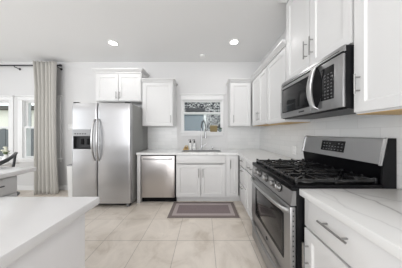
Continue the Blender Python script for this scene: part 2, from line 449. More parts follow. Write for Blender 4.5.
def cabinet(name, label, loc, rz, w, d, z0, z1, fronts, toe=False, crown=None, group=None, m=None, end=None, ply=False, cat='cabinet', gapm=.006):
    """local: x along the front, front face plane y=0 (door skins stand in front), body to y=d. z absolute heights, root at z0"""
    m = m or cab_m
    t = Thing(name, label, cat, (loc[0], loc[1], z0), rz, group)
    b = MB(); h = z1-z0; zb = .10 if toe else 0; p = .018
    b.box(0, p, p, d, zb, h).box(w-p, w, p, d, zb, h).box(p, w-p, p, d, zb, zb+p).box(p, w-p, d-p, d, zb+p, h)
    ff = .035
    b.cells([0, ff, w-ff, w], [zb, zb+ff, h-ff, h], holes([(ff, w-ff, zb+ff, h-ff)]), 0, p, 'y')
    if not toe: b.box(p, w-p, p, d-p, h-p, h)
    t.part('body', b, m, local=True)
    if toe: t.part('toe_kick', MB().box(.0, w, .072, .09, 0, zb), m, local=True)
    if ply: t.part('underside', MB().box(.004, w-.004, .004, d, -.004, 0), ply_m, local=True)
    if crown:
        l, r, ch, cp = crown
        X0, X1 = (-cp if l else 0), (w+cp if r else w)
        c = MB()
        c.box(0, w, -.022, d, h, h+.02)
        x0, x1 = (-.004 if l else 0), (w+.004 if r else w)
        c.hull8([(x0, -.026, h+.02), (x1, -.026, h+.02), (x1, d, h+.02), (x0, d, h+.02)], [(X0, -.022-cp, h+ch-.014), (X1, -.022-cp, h+ch-.014), (X1, d, h+ch-.014), (X0, d, h+ch-.014)])
        c.box(X0-(.004 if l else 0), X1+(.004 if r else 0), -.026-cp, d, h+ch-.014, h+ch)
        t.part('crown', c, m, local=True)
    for f in fronts:
        kind, x0, x1, a, bz = f[:5]; a -= z0; bz -= z0
        o = t.part({'door': 'door', 'drawer': 'drawer', 'panel': 'false_front'}[kind], shaker(x0, x1, a, bz, slab=(kind != 'door')), m, local=True)
        if len(f) > 5 and f[5]:
            hd = f[5]; k = MB()
            if hd[0] == 'v': pull(k, (hd[1], -.02, hd[2]-z0), (hd[1], -.02, hd[3]-z0), (0, -1, 0))
            else: pull(k, (hd[1], -.02, hd[3]-z0), (hd[2], -.02, hd[3]-z0), (0, -1, 0))
            t.part('handle', k, nick_m, o, local=True)
    return t
FY = 2.665; UFY = 2.95     # carcass front planes, back run
FX = .645; UFX = .965      # right run
TOP = .875
gb = 'base cabinets'; gu = 'wall cabinets'
# back run base
cabinet('base_cabinet', 'white double-door sink cabinet under the window with a plain false front', (-.505, FY), 0, .895, .59, 0, TOP,
        [('panel', .012, .883, .715, .862), ('door', .012, .443, .115, .70, ('v', .41, .475, .63)), ('door', .452, .883, .115, .70, ('v', .485, .475, .63))], toe=True, group=gb)
cabinet('base_cabinet', 'white blind corner base cabinet with one narrow tall door', (.392, FY), 0, .845, .59, 0, TOP,
        [('door', .018, .225, .115, .862, ('v', .085, .63, .78))], toe=True, group=gb)
t = Thing('end_panel', 'white filler panel between the dishwasher and the refrigerator', 'panel', (-1.18, 2.96, 0))
t.part('panel', MB().box(-1.205, -1.147, FY-.02, 3.255, 0, TOP, .002), cab_m)
# right run base: local x runs towards the camera
cabinet('base_cabinet', 'white three-drawer base cabinet tucked in the inner corner of the counter', (FX, 2.645), -PI/2, .44, .59, 0, TOP,
        [('drawer', .06, .43, .715, .862, ('h', .20, .31, .815)), ('drawer', .06, .43, .42, .70, ('h', .20, .31, .65)), ('drawer', .06, .43, .115, .405, ('h', .20, .31, .375))], toe=True, group=gb)
cabinet('base_cabinet', 'white base cabinet with one drawer over one door, far side of the range', (FX, 2.203), -PI/2, .495, .59, 0, TOP,
        [('drawer', .012, .483, .715, .862, ('h', .17, .32, .795)), ('door', .012, .483, .115, .70, ('v', .445, .50, .65))], toe=True, group=gb)
cabinet('base_cabinet', 'white base cabinet with drawer and door, near side of the range', (FX, .926), -PI/2, .475, .59, 0, TOP,
        [('drawer', .012, .463, .695, .862, ('h', .155, .31, .805)), ('door', .012, .463, .115, .682, ('v', .045, .46, .61))], toe=True, group=gb)
cabinet('base_cabinet', 'white base cabinet at the nearest end of the veined counter', (FX, .449), -PI/2, .60, .59, 0, TOP,
        [('drawer', .012, .588, .695, .862, ('h', .22, .38, .805)), ('door', .012, .588, .115, .682, ('v', .545, .46, .61))], toe=True, group=gb)

# wall cabinets
cr = (False, False, .06, .036)
cabinet('wall_cabinet', 'white two-door cabinet above the refrigerator', (-2.165, UFY), 0, .915, .305, 1.90, 2.465,
        [('door', .012, .452, 1.912, 2.43, ('v', .425, 1.945, 2.085)), ('door', .462, .903, 1.912, 2.43, ('v', .49, 1.945, 2.085))], crown=(True, True, .075, .045), group=gu)
cabinet('wall_cabinet', 'white single-door cabinet above the dishwasher', (-1.237, UFY), 0, .617, .305, 1.405, 2.285,
        [('door', .03, .605, 1.415, 2.265, ('v', .575, 1.47, 1.62))], crown=(False, True, .06, .036), group=gu)
cabinet('wall_cabinet', 'white narrow cabinet between the sink window and the corner', (.525, UFY), 0, .42, .305, 1.405, 2.285,
        [('door', .012, .40, 1.415, 2.265, ('v', .06, 1.47, 1.62))], crown=(True, False, .06, .036), group=gu)
cabinet('wall_cabinet', 'white cabinet with two narrow doors in the far corner of the right wall', (UFX, 2.925), -PI/2, .714, .27, 1.405, 2.285,
        [('door', .05, .378, 1.415, 2.265, ('v', .35, 1.48, 1.63)), ('door', .386, .703, 1.415, 2.265, ('v', .415, 1.48, 1.63))], crown=cr, group=gu, ply=True)
cabinet('wall_cabinet', 'white cabinet with one wide door on the far side of the microwave', (UFX, 2.209), -PI/2, .511, .27, 1.395, 2.285,
        [('door', .012, .50, 1.405, 2.265, ('v', .47, 1.47, 1.62))], crown=cr, group=gu, ply=True)
cabinet('wall_cabinet', 'white two-door cabinet above the microwave', (UFX, 1.697), -PI/2, .761, .27, 1.835, 2.755,
        [('door', .008, .379, 1.845, 2.74, ('v', .346, 1.945, 2.105)), ('door', .387, .754, 1.845, 2.74, ('v', .42, 1.945, 2.105))], crown=(True, False, .075, .055), group=gu)
cabinet('wall_cabinet', 'white tall wall cabinet on the near side of the microwave', (UFX, .934), -PI/2, .46, .27, 1.385, 2.755,
        [('door', .008, .452, 1.395, 2.74, ('v', .042, 1.505, 1.625))], crown=cr, group=gu, ply=True)

# ------------------------------------------------------------------ worktops
SK = (-.42, .33, 2.775, 3.03)
def inL(a, b):
    if SK[0] < a < SK[1] and SK[2] < b < SK[3]: return False
    return (b > 2.62) or (a > .60)
ct = MB().cells([-1.21, SK[0], SK[1], .60, RX-.009], [1.706, 2.62, SK[2], SK[3], WY-.009], inL, TOP, .915)
single('countertop', ct, quartz_m, 'white quartz corner countertop running from the refrigerator to the range', 'countertop', (0, 2.9, TOP))
single('countertop', MB().box(.60, RX-.009, -.16, .929, TOP, .915, .004), quartz2_m, 'white quartz countertop with grey veins on the near side of the range', 'countertop', (.9, .4, TOP))

# sink
t = Thing('sink', 'stainless steel undermount sink set in the counter below the window', 'sink', (-.045, 2.9, .69))
g = .004
sk = MB().cells([SK[0]+g, SK[1]-g], [SK[2]+g, SK[3]-g], lambda a, b: True, .69, .693)
x0, x1, y0, y1 = SK[0]+g, SK[1]-g, SK[2]+g, SK[3]-g
sk.box(x0, x0+.003, y0, y1, .693, .912).box(x1-.003, x1, y0, y1, .693, .912).box(x0, x1, y0, y0+.003, .693, .912).box(x0, x1, y1-.003, y1, .693, .912)
t.part('basin', sk, ss_s)
t.part('drain', MB().lathe((-.045, 2.92, .693), [(.0, .001), (.03, .001), (.045, .004), (.045, 0)], 20), chrome_m)
# faucet
t = Thing('faucet', 'chrome spring pull-down kitchen faucet behind the sink', 'faucet', (-.055, 3.10, .915))
fx, fy = -.055, 3.10
t.part('base', MB().lathe((fx, fy, .915), [(0, 0), (.028, 0), (.028, .006), (.02, .012), (.017, .10), (.0, .10)], 20), chrome_m)
t.part('riser', MB().tube([(fx, fy, 1.0), (fx, fy, 1.36)], .011, 12), chrome_m)
arc = [(fx+.0425-.0425*math.cos(a), fy-.075*math.sin(a)*.35, 1.40+.12*math.sin(a)) for a in [k*PI/18 for k in range(19)]]
hose = [(fx, fy, 1.34)]+arc+[(fx+.085, fy, 1.30)]
hp = t.part('hose', MB().tube(hose, .0095, 10), dgrey_m)
sp = MB(); hv = [Vector(p) for p in hose]; pts = []
Ls = [0]
for a, b in zip(hv, hv[1:]): Ls.append(Ls[-1]+(b-a).length)
nt_ = 26
for k in range(nt_*8+1):
    s = Ls[-1]*k/(nt_*8); i = max(j for j in range(len(Ls)-1) if Ls[j] <= s+1e-9)
    q = (s-Ls[i])/max(Ls[i+1]-Ls[i], 1e-6); p = hv[i].lerp(hv[i+1], q); d = (hv[i+1]-hv[i]).normalized()
    u = Vector((0, 1, 0)); u = (u-d*u.dot(d)).normalized(); vv = d.cross(u); a = 2*PI*k/8
    pts.append(p+.014*(math.cos(a)*u+math.sin(a)*vv))
t.part('spring', sp.tube(pts, .0028, 6), chrome_m)
t.part('spray_head', MB().lathe((fx+.085, fy, 1.30), [(0, 0), (.012, 0), (.015, -.03), (.016, -.11), (.02, -.13), (.02, -.14), (0, -.14)], 16), chrome_m)
t.part('holder_arm', MB().tube([(fx, fy, 1.17), (fx+.085, fy, 1.17)], .006, 8).lathe((fx+.085, fy, 1.16), [(.017, 0), (.022, 0), (.022, .02), (.017, .02)], 16), chrome_m)
t.part('lever', MB().tube([(fx, fy, .985), (fx+.055, fy-.005, 1.0), (fx+.10, fy-.01, 1.05)], [.009, .008, .006], 10), chrome_m)
t = Thing('soap_pump', 'small chrome dispenser pump standing right of the faucet', 'soap dispenser', (.18, 3.10, .915))
t.part('base', MB().lathe((.18, 3.10, .915), [(0, 0), (.02, 0), (.02, .008), (.012, .014), (.012, .045), (0, .045)], 16), chrome_m)
t.part('spout', MB().tube([(.18, 3.10, .955), (.18, 3.10, .985), (.175, 3.07, .992), (.165, 3.03, .985)], .008, 10), chrome_m)
# bottles
def bottle(x, label, body_m, clear):
    t = Thing('soap_bottle', label, 'bottle', (x, 3.12, .915), group='soap bottles beside the sink')
    pr = [(0, 0), (.028, 0), (.031, .006), (.031, .105), (.024, .125), (.013, .132), (.013, .145), (0, .145)] if not clear else [(0, 0), (.032, 0), (.037, .012), (.037, .075), (.03, .105), (.014, .125), (.013, .145), (0, .145)]
    t.part('body', MB().lathe((x, 3.12, .915), pr, 20), body_m)
    t.part('label_band', MB().lathe((x, 3.12, .915), [(.0317 if not clear else .0377, .035), (.0317 if not clear else .0377, .068)], 20), white_m)
    p = MB().lathe((x, 3.12, 1.06), [(0, 0), (.017, 0), (.017, .03), (.007, .034), (.007, .052), (.016, .054), (.016, .066), (0, .066)], 16)
    p.tube([(x, 3.12, 1.12), (x-.03, 3.105, 1.12), (x-.038, 3.10, 1.112)], .0055, 8)
    t.part('pump', p, blkmat_m)
bottle(-.29, 'white soap bottle with black pump, nearer the refrigerator of the pair', white_m, False)
bottle(-.205, 'clear rounded soap bottle with black pump, nearer the faucet of the pair', mat('frosted_soap', (.74, .75, .75), .2), True)
gold_m = mat('gold_wire', (.60, .40, .13), .35, .6)
t = Thing('sponge_holder', 'gold tent shaped sponge holder left of the soap bottles', 'sponge holder', (-.37, 3.08, .915))
sh = MB()
for y in (3.06, 3.10): sh.tube([(-.425, y, .92), (-.385, y, 1.0), (-.355, y, 1.0), (-.325, y, .92), (-.425, y, .92)], .008, 8)
for (x, z) in ((-.425, .92), (-.385, 1.0), (-.355, 1.0), (-.325, .92)): sh.tube([(x, 3.06, z), (x, 3.10, z)], .008, 8)
t.part('frame', sh, gold_m)
t.part('sponge', MB().box(-.40, -.345, 3.068, 3.092, .93, .972, .006), mat('brown_sponge', (.36, .25, .12), .95))
# sill items
bask_m = mat('woven_basket', (.24, .18, .09), .9)
wv = N(bask_m, 'ShaderNodeTexWave'); wv.inputs['Scale'].default_value = 30; L(bask_m, coords(bask_m, 'ZXY'), wv.inputs['Vector'])
L(bask_m, ramp(bask_m, wv.outputs[0], [(.2, (.13, .10, .055)), (.8, (.36, .28, .13))]), B(bask_m).inputs['Base Color'])
t = Thing('basket', 'small woven brown basket on the kitchen window sill', 'basket', (.215, WY, 1.29))
bk = MB().hull8([(.14, WY-.045, 1.29), (.285, WY-.045, 1.29), (.285, WY+.008, 1.29), (.14, WY+.008, 1.29)], [(.13, WY-.05, 1.425), (.295, WY-.05, 1.425), (.295, WY+.012, 1.425), (.13, WY+.012, 1.425)])
t.part('body', bk, bask_m)
rim = MB().tube([(.13, WY-.05, 1.425), (.295, WY-.05, 1.425), (.295, WY+.009, 1.425), (.13, WY+.009, 1.425), (.13, WY-.05, 1.425)], .007, 8)
t.part('rim', rim, mat('pale_cane', (.40, .33, .18), .8))
leaf_m = mat('leaf_green', (.05, .13, .07), .6)
t = Thing('potted_plant', 'small green plant in a pot on the window sill beside the basket', 'plant', (.355, WY-.022, 1.29))
t.part('pot', MB().lathe((.355, WY-.022, 1.29), [(0, 0), (.024, 0), (.034, .05), (.034, .055), (.03, .055), (.0, .05)], 18), mat('grey_pot', (.22, .28, .27), .6))
def leaves(mb, c, n, rad, ln, wd, up=.6):
    for k in range(n):
        a = random.uniform(0, 2*PI); el = random.uniform(.1, 1.3)*up+.2
        d = Vector((math.cos(a)*math.cos(el), math.sin(a)*math.cos(el), math.sin(el))); s = d.cross(Vector((0, 0, 1))).normalized()
        b = Vector(c)+d*rad*random.uniform(0, .3); l_ = ln*random.uniform(.7, 1.1)
        nn = s.cross(d)
        P = [b, b+d*l_*.35+s*wd+nn*.004, b+d*l_*.75+s*wd*.7, b+d*l_-nn*.006, b+d*l_*.75-s*wd*.7, b+d*l_*.35-s*wd+nn*.004]
        mb._new([tuple(p) for p in P], [(0, 1, 2, 3), (0, 3, 4, 5)])
    return mb
t.part('foliage', leaves(MB(), (.355, WY-.028, 1.345), 26, .02, .05, .011, .8), leaf_m)

# ------------------------------------------------------------------ dishwasher
t = Thing('dishwasher', 'stainless steel dishwasher under the counter beside the refrigerator', 'dishwasher', (-.825, 2.96, 0))
t.part('body', MB().box(-1.142, -.511, FY+.005, 3.24, .10, .865), blkmat_m)
t.part('toe_kick', MB().box(-1.142, -.511, FY+.05, FY+.07, 0, .10), blkmat_m)
dd = t.part('door', MB().box(-1.132, -.528, FY-.028, FY+.004, .105, .855, .008), ss_d)
pts = [(-1.09+.52*k/16, FY-.03-.035*math.sin(PI*k/16)**.5, .80) for k in range(17)]
t.part('handle', MB().tube(pts, .012, 10), ss_r, dd)
t.part('control_strip', MB().box(-1.128, -.532, FY-.024, FY, .8555, .865), blkmat_m)

# ------------------------------------------------------------------ refrigerator
FX0, FX1, FF = -2.232, -1.24, 2.47
t = Thing('refrigerator', 'stainless steel side-by-side refrigerator with an ice and water dispenser', 'refrigerator', ((FX0+FX1)/2, 2.85, 0))
t.part('body', MB().box(FX0+.012, FX1-.004, FF+.085, 3.235, .05, 1.765, .006), gun_m)
t.part('grille', MB().box(FX0+.02, FX1-.02, FF+.06, FF+.084, .03, .095, .004), blkmat_m)
split = -1.802
def fdoor(x0, x1):
    r = .022; bw = .005; poly = [(x0, None)]
    for u in [0, .004, .012, .025, .045, .07, .15, .25, .35, .5, .65, .75, .85, .93, .955, .975, .988, .996, 1]:
        edge = min(u, 1-u)*(x1-x0); dy = 0 if edge > r else r-math.sqrt(max(r*r-(r-edge)**2, 0))
        poly.append((x0+(x1-x0)*u, bw*(2*u-1)**2+dy))
    poly.append((x1, None))
    zs = [.078+k*(1.775-.078)/60 for k in range(61)]
    def roll(z):
        d = (1.775-z)/.13
        o_ = .016*(1-d)**2 if d < 1 else 0
        return o_+.0016*math.sin(2*PI*(z-.1)/.62)+.0008*math.sin(2*PI*z/.29+1)
    mb = MB(); rows = []
    for z in zs: rows.append([mb.bm.verts.new((x, FF+.078 if y is None else FF+.003+min(y+roll(z), .06), z)) for x, y in poly])
    n = len(poly)
    for A_, B_ in zip(rows, rows[1:]):
        for k in range(n): mb.bm.faces.new([A_[k], A_[(k+1) % n], B_[(k+1) % n], B_[k]])
    mb.bm.faces.new(rows[0]); mb.bm.faces.new(rows[-1])
    return mb
fd = t.part('freezer_door', fdoor(FX0, split-.005), ss_f)
rd = t.part('fridge_door', fdoor(split+.005, FX1), ss_f)
# dispenser opening
ox0, ox1, oz0, oz1 = -2.198, -1.905, 1.0, 1.215
cut = MB().box(ox0, ox1, FF-.05, FF+.06, oz0, oz1).build('cutter', blk_m, None, t.M.inverted()); cut.location = t.o.location
bpy.context.view_layer.update()
bo = fd.modifiers.new('b', 'BOOLEAN'); bo.operation = 'DIFFERENCE'; bo.object = cut; bo.solver = 'EXACT'
bpy.context.view_layer.update(); bake(fd); bpy.data.objects.remove(cut)
dp = MB()
dp.box(ox0, ox0+.008, FF-.002, FF+.059, oz0, oz1).box(ox1-.008, ox1, FF-.002, FF+.059, oz0, oz1).box(ox0+.008, ox1-.008, FF+.051, FF+.059, oz0, oz1)
dp.box(ox0+.008, ox1-.008, FF-.002, FF+.051, oz1-.008, oz1).box(ox0+.008, ox1-.008, FF-.004, FF+.051, oz0, oz0+.012)
t.part('dispenser_recess', dp, dgrey_m, fd)
for px_ in (-2.08, -1.98): t.part('dispenser_paddle', MB().box(px_-.02, px_+.02, FF+.03, FF+.05, 1.07, 1.17, .004), blkmat_m, fd)
pan = MB().box(ox0-.004, ox1+.004, FF-.010, FF+.012, oz1, oz1+.112, .006); 
t.part('dispenser_panel', pan, lgrey_m, fd)
bt = MB()
for k in range(5): bt.box(ox0+.03+.042*k, ox0+.055+.042*k, FF-.0115, FF-.0095, oz1+.03, oz1+.045)
t.part('dispenser_buttons', bt, dgrey_m, fd)
for (hx, par, s) in ((-1.832, fd, -1), (-1.772, rd, 1)):
    pts = []
    for k in range(21):
        u = k/20; z = .80+.70*u; bow = math.sin(PI*u)
        pts.append((hx+s*.012*bow, FF+.004-.062*bow**.55, z))
    t.part('handle', MB().tube(pts, [.012+.006*math.sin(PI*k/20) for k in range(21)], 12), bright_m, par)
for hx in (FX0+.06, FX1-.06):
    t.part('hinge_cap', MB().box(hx-.045, hx+.045, FF+.02, FF+.14, 1.7655, 1.79, .008), blkmat_m)
for hx in (FX0+.07, FX1-.07):
    t.part('foot', MB().lathe((hx-.02, FF+.075, .03), [(0, 0), (.03, 0), (.03, .035), (0, .035)], 18, (1, 0, 0)).lathe((hx, FF+.075, 0), [(0, 0), (.022, 0), (.022, .012), (.01, .016), (.01, .06), (0, .06)], 14), mat('grey_caster', (.25, .25, .26), .5) if hx < -2 else MATS['grey_caster'])
# white slim bin beside the refrigerator
t = Thing('trash_can', 'slim white bin standing left of the refrigerator', 'bin', (-2.375, 2.84, 0))
t.part('body', MB().hull8([(-2.490, 2.70, 0), (-2.260, 2.70, 0), (-2.260, 3.02, 0), (-2.490, 3.02, 0)], [(-2.50, 2.68, .66), (-2.25, 2.68, .66), (-2.25, 3.03, .66), (-2.50, 3.03, .66)]), white_m)
t.part('lid', MB().box(-2.503, -2.247, 2.677, 3.033, .66, .685, .006), lgrey_m)

# ------------------------------------------------------------------ range
RY0, RY1 = .936, 1.700; RC = (RY0+RY1)/2
t = Thing('gas_range', 'stainless steel gas range with black cooktop between the counters', 'stove', (.9, RC, 0))
t.part('body', MB().box(.59, 1.225, RY0, RY1, .06, .895, .003), blk_m)
for (x, y) in ((.64, RY0+.06), (.64, RY1-.06), (1.16, RY0+.06), (1.16, RY1-.06)):
    t.part('foot', MB().lathe((x, y, 0), [(0, 0), (.022, 0), (.022, .02), (.012, .024), (.012, .06), (0, .06)], 12), blkmat_m)
# cooktop tray with raised lip
ck = MB().box(.558, 1.165, RY0, RY1, .895, .918, .004)
ck.box(.558, .592, RY0, RY1, .918, .932, .006).box(.592, 1.15, RY0, RY0+.022, .918, .932, .005).box(.592, 1.15, RY1-.022, RY1, .918, .932, .005)
t.part('cooktop', ck, blk_m)
# control panel (slightly raked)
cp = MB().prism([(.553, .80), (.588, .80), (.588, .894), (.566, .894)], 'y', RY0+.002, RY1-.002)
pn = t.part('control_panel', cp, ss_r)
for k, y in enumerate((RC+.228, RC+.145, RC, RC-.145, RC-.228)):
    zc = .862; xc = .5605; ax = Vector((-1, 0, .138)).normalized()
    kb = MB().lathe((xc, y, zc), [(0, .0), (.026, 0), (.026, .006), (.0225, .008), (.021, .026), (.017, .03), (0, .03)], 20, ax)
    c = Vector((xc, y, zc))+ax*.032; kb.box(c.x-.004, c.x+.006, y-.005, y+.005, zc-.018, zc+.026, .002)
    o = t.part('knob', kb, nick_m, pn)
    t.part('bezel', MB().lathe((xc, y, zc), [(.027, .001), (.031, .001), (.031, .004), (.027, .004)], 20, ax), blkmat_m, o)
# oven door
DX = .551
od = t.part('oven_door', MB().box(DX, .588, RY0+.003, RY1-.003, .30, .792, .006), ss_r)
t.part('oven_window', MB().box(DX-.003, DX+.004, 1.015, 1.565, .405, .715, .002), ovglass_m, od)
wb = MB().cells([1.015, 1.035, 1.545, 1.565], [.405, .43, .69, .715], holes([(1.035, 1.545, .43, .69)]), DX-.0045, DX-.003, 'x')
t.part('window_border', wb, blk_m, od)
pts = []
for k in range(21):
    u = k/20; pts.append((DX+.004-.052*math.sin(PI*u)**.4, RY0+.022+(RY1-RY0-.044)*u, .758))
t.part('handle', MB().tube(pts, .0135, 12), bright_m, od)
for k in range(14): t.part('vent_slot', MB().box(.567, .573, RY0+.0022, RY0+.0032, .345+.032*k, .355+.032*k), blkmat_m, od)
bd = MB().lathe((DX-.001, RC-.03, .345), [(0, 0), (.016, 0), (.016, .003), (.0, .003)], 20, (-1, 0, 0))
t.part('badge', bd, dgrey_m, od)
# drawer
dr = t.part('storage_drawer', MB().box(DX+.004, .588, RY0+.003, RY1-.003, .075, .29, .006), ss_r)
prof = []
dp_ = MB(); pts = [(DX+.006-.035*math.sin(PI*k/16)**.6, RY0+.012+(RY1-RY0-.024)*k/16, .262) for k in range(17)]
t.part('drawer_grip', dp_.tube(pts, .014, 10, flat=.8), nick_m, dr)
# backguard
bgd = MB().prism([(1.135, 1.062), (1.225, 1.062), (1.225, 1.232), (1.185, 1.232), (1.168, 1.224)], 'y', RY0+.016, RY1-.012)
gd = t.part('backguard', bgd, ss_r)
t.part('backguard_cap', MB().prism([(1.128, 1.056), (1.15, 1.056), (1.187, 1.236), (1.172, 1.236), (1.160, 1.228)], 'y', RY0+.004, RY0+.016), mat('polished_trim', (.62, .62, .62), .22, 1.0), gd)
t.part('backguard_cap', MB().prism([(1.128, 1.055), (1.226, 1.055), (1.226, 1.235), (1.183, 1.238), (1.160, 1.226)], 'y', RY1-.012, RY1-.002), MATS['polished_trim'], gd)
t.part('backguard_base', MB().prism([(1.168, .90), (1.225, .90), (1.225, 1.062), (1.142, 1.062), (1.15, 1.02)], 'y', RY0+.013, RY1-.002), blk_m)
t.part('backguard_side', MB().prism([(1.135, .90), (1.226, .90), (1.226, 1.232), (1.18, 1.232), (1.142, 1.05)], 'y', RY0, RY0+.012), blkmat_m)
# display on the raked face
def onface(z): return 1.135+(z-1.062)/(1.224-1.062)*(1.168-1.135)
def faceplate(y0, y1, z0, z1, th): 
    return [(onface(z0)-th, z0), (onface(z0)+.001, z0), (onface(z1)+.001, z1), (onface(z1)-th, z1)], y0, y1
pl, a, b = faceplate(1.205, 1.440, 1.105, 1.196, .002)
ds = t.part('display', MB().prism(pl, 'y', a, b), glassblk_m, gd)
lg = MB()
for r_ in range(3):
    for k in range(7):
        y0 = 1.222+.030*k
        if r_ == 2 and 2 <= k <= 3: continue
        pl, a, b = faceplate(y0, y0+.014, 1.117+.026*r_, 1.124+.026*r_, .0026); lg.prism(pl, 'y', a, b)
t.part('display_legend', lg, legend_m, ds)
# burners and grates
burn = [(.73, RC+.24, .045), (1.0, RC+.24, .035), (.865, RC, .055), (.73, RC-.24, .05), (1.0, RC-.24, .035)]
alu_m = mat('burner_alloy', (.42, .42, .42), .4, 1.0)
for (x, y, r) in burn:
    o = t.part('burner', MB().lathe((x, y, .918), [(0, 0), (r*1.1, 0), (r*1.1, .004), (r*.95, .012), (0, .012)], 24), alu_m)
    t.part('burner_cap', MB().lathe((x, y, .930), [(0, 0), (r*.9, 0), (r*.92, .004), (r*.85, .009), (0, .010)], 24), iron_m, o)
def bar(mb, a, b, w=.011, z0=.946, z1=.962):
    a = Vector((*a, 0)); b = Vector((*b, 0)); d = (b-a).normalized(); s = Vector((-d.y, d.x, 0))*w/2
    q = [a-s, b-s, b+s, a+s]
    mb.hull8([(p.x, p.y, z0) for p in q], [(p.x*.7+.3*(a.x+b.x)/2 if False else p.x, p.y, z1) for p in q])
def grate(y0, y1, cs):
    g = MB(); X0, X1 = .605, 1.125
    for a, b in (((X0, y0), (X1, y0)), ((X0, y1), (X1, y1)), ((X0, y0), (X0, y1)), ((X1, y0), (X1, y1))): bar(g, a, b, .013)
    if len(cs) == 2: bar(g, ((X0+X1)/2, y0), ((X0+X1)/2, y1), .013)
    for (cx, cy, r) in cs:
        xa, xb = (X0, X1) if len(cs) == 1 else ((X0, (X0+X1)/2) if cx < .865 else ((X0+X1)/2, X1))
        k = .024
        for p, q in (((xa, cy), (cx-k, cy)), ((xb, cy), (cx+k, cy)), ((cx, y0), (cx, cy-k)), ((cx, y1), (cx, cy+k))):
            bar(g, p, q, .012, .948, .970)
        for sx, sy in ((-1, -1), (-1, 1), (1, -1), (1, 1)):
            ex = cx+sx*min(cx-xa, xb-cx); ey = cy+sy*min(cy-y0, y1-cy)
            bar(g, (ex, ey), (cx+sx*.045, cy+sy*.045), .011, .948, .966)
    for x in (X0, (X0+X1)/2, X1):
        for y in (y0, y1): g.box(x-.009, x+.009, y-.009, y+.009, .9185, .974, .003)
    for x in (X0+.13, X1-.13):
        for y in (y0, y1): g.box(x-.007, x+.007, y-.007, y+.007, .938, .974, .003)
    for y in (y0*.66+y1*.34, y0*.34+y1*.66):
        for x in (X0, X1): g.box(x-.008, x+.008, y-.007, y+.007, .938, .974, .003)
    return g
for (a, b, cs) in ((RC+.128, RC+.352, burn[:2]), (RC-.118, RC+.118, burn[2:3]), (RC-.352, RC-.128, burn[3:])):
    t.part('grate', grate(a, b, cs), iron_m)

# ------------------------------------------------------------------ microwave
MY0, MY1, MX, MZ0, MZ1 = .937, 1.695, .886, 1.432, 1.832
t = Thing('microwave', 'stainless steel microwave with curved handle mounted over the range', 'microwave', (1.05, 1.30, MZ0))
t.part('body', MB().box(MX+.0185, 1.228, MY0, MY1, MZ0-.004, MZ1-.002, .004), blk_m)
t.part('underside', MB().box(MX+.04, 1.222, MY0+.01, MY1-.01, MZ0-.010, MZ0-.004), dgrey_m)
vg = MB().prism([(MX, MZ1-.042), (MX+.019, MZ1-.042), (MX+.030, MZ1+.002), (MX+.014, MZ1+.002)], 'y', MY0+.001, MY1-.001)
vt = t.part('vent', vg, ss_r)
vl = MB(); vl.prism([(MX+.0035, MZ1-.030), (MX+.012, MZ1-.030), (MX+.012, MZ1-.024), (MX+.0055, MZ1-.024)], 'y', MY0+.03, MY1-.02)
t.part('vent_slot', vl, blkmat_m, vt)
dy0 = 1.222
dm = t.part('door', MB().box(MX, MX+.018, dy0, MY1, MZ0, MZ1-.053, .005), ss_r)
t.part('door_window', MB().box(MX-.002, MX+.004, 1.247, 1.645, 1.497, 1.735, .002), glassblk_m, dm)
wb = MB().cells([1.235, 1.247, 1.645, 1.66], [1.487, 1.497, 1.735, 1.75], holes([(1.247, 1.645, 1.497, 1.735)]), MX-.0008, MX+.002, 'x')
t.part('window_border', wb, blk_m, dm)
cpn = t.part('control_section', MB().box(MX, MX+.018, MY0, dy0-.002, MZ0, MZ1-.053, .005), ss_r)
# keypad with a rounded dark recess behind the handle
kd = t.part('keypad', MB().box(MX-.003, MX+.001, 1.002, 1.114, 1.504, 1.738, .002), glassblk_m, cpn)
lens_ = [(1.152-.05*math.sin(PI*k/16)**.8, 1.462+.318*k/16) for k in range(17)]+[(1.160+.04*math.sin(PI*k/16), 1.78-.318*k/16) for k in range(17)]
t.part('grip_recess', MB().prism(lens_, 'x', MX-.004, MX+.001), blkmat_m, cpn)
ks = MB()
for r_ in range(8):
    for k in range(3): ks.box(MX-.0045, MX-.0035, 1.013+.027*k, 1.025+.027*k, 1.515+.0235*r_, 1.522+.0235*r_)
t.part('keys', ks, legend_m, kd)
hb = MB(); nn_ = 24
def crescent(u, q):
    b_ = math.sin(PI*u); xo = MX-.004-.030*min(1, 5*b_)**.6
    yo = 1.161+.061*b_; yi = 1.124+.051*b_; ym = (yo+yi)/2; wh = (yo-yi)/2
    a_ = 2*PI*q
    return (xo+.009*math.sin(a_), ym+wh*math.cos(a_), 1.447+.338*u)
hb.grid(lambda u, q: crescent(q, u), 14, nn_, closed_u=True)
for q in (0, 1): hb._new([crescent(q, k/14) for k in range(14)], [tuple(range(14))])
bmesh.ops.remove_doubles(hb.bm, verts=hb.bm.verts, dist=1e-6)
t.part('handle', hb, bright_m, cpn)
t.part('badge', MB().box(MX-.0015, MX+.001, 1.30, 1.375, 1.455, 1.467), dgrey_m, dm)

# ------------------------------------------------------------------ rug
rg = MB()
rx0, rx1, ry0, ry1 = -.548, .532, 2.185, 2.682
def ring(i0, i1, z, mi):
    rg.mi = mi
    xs = [rx0+i0, rx0+i1, rx1-i1, rx1-i0]; ys = [ry0+i0, ry0+i1, ry1-i1, ry1-i0]
    rg.cells(xs, ys, holes([(xs[1], xs[2], ys[1], ys[2])]), .0, z, 'z')
ring(0, .055, .008, 0); ring(.055, .115, .0085, 1)
rg.mi = 2; rg.box(rx0+.115, rx1-.115, ry0+.115, ry1-.115, 0, .0088)
o = rg.build('rug', [rug_o, rug_l, rug_c]); tag(o, 'mauve kitchen rug with pale border on the tile before the sink', 'rug')

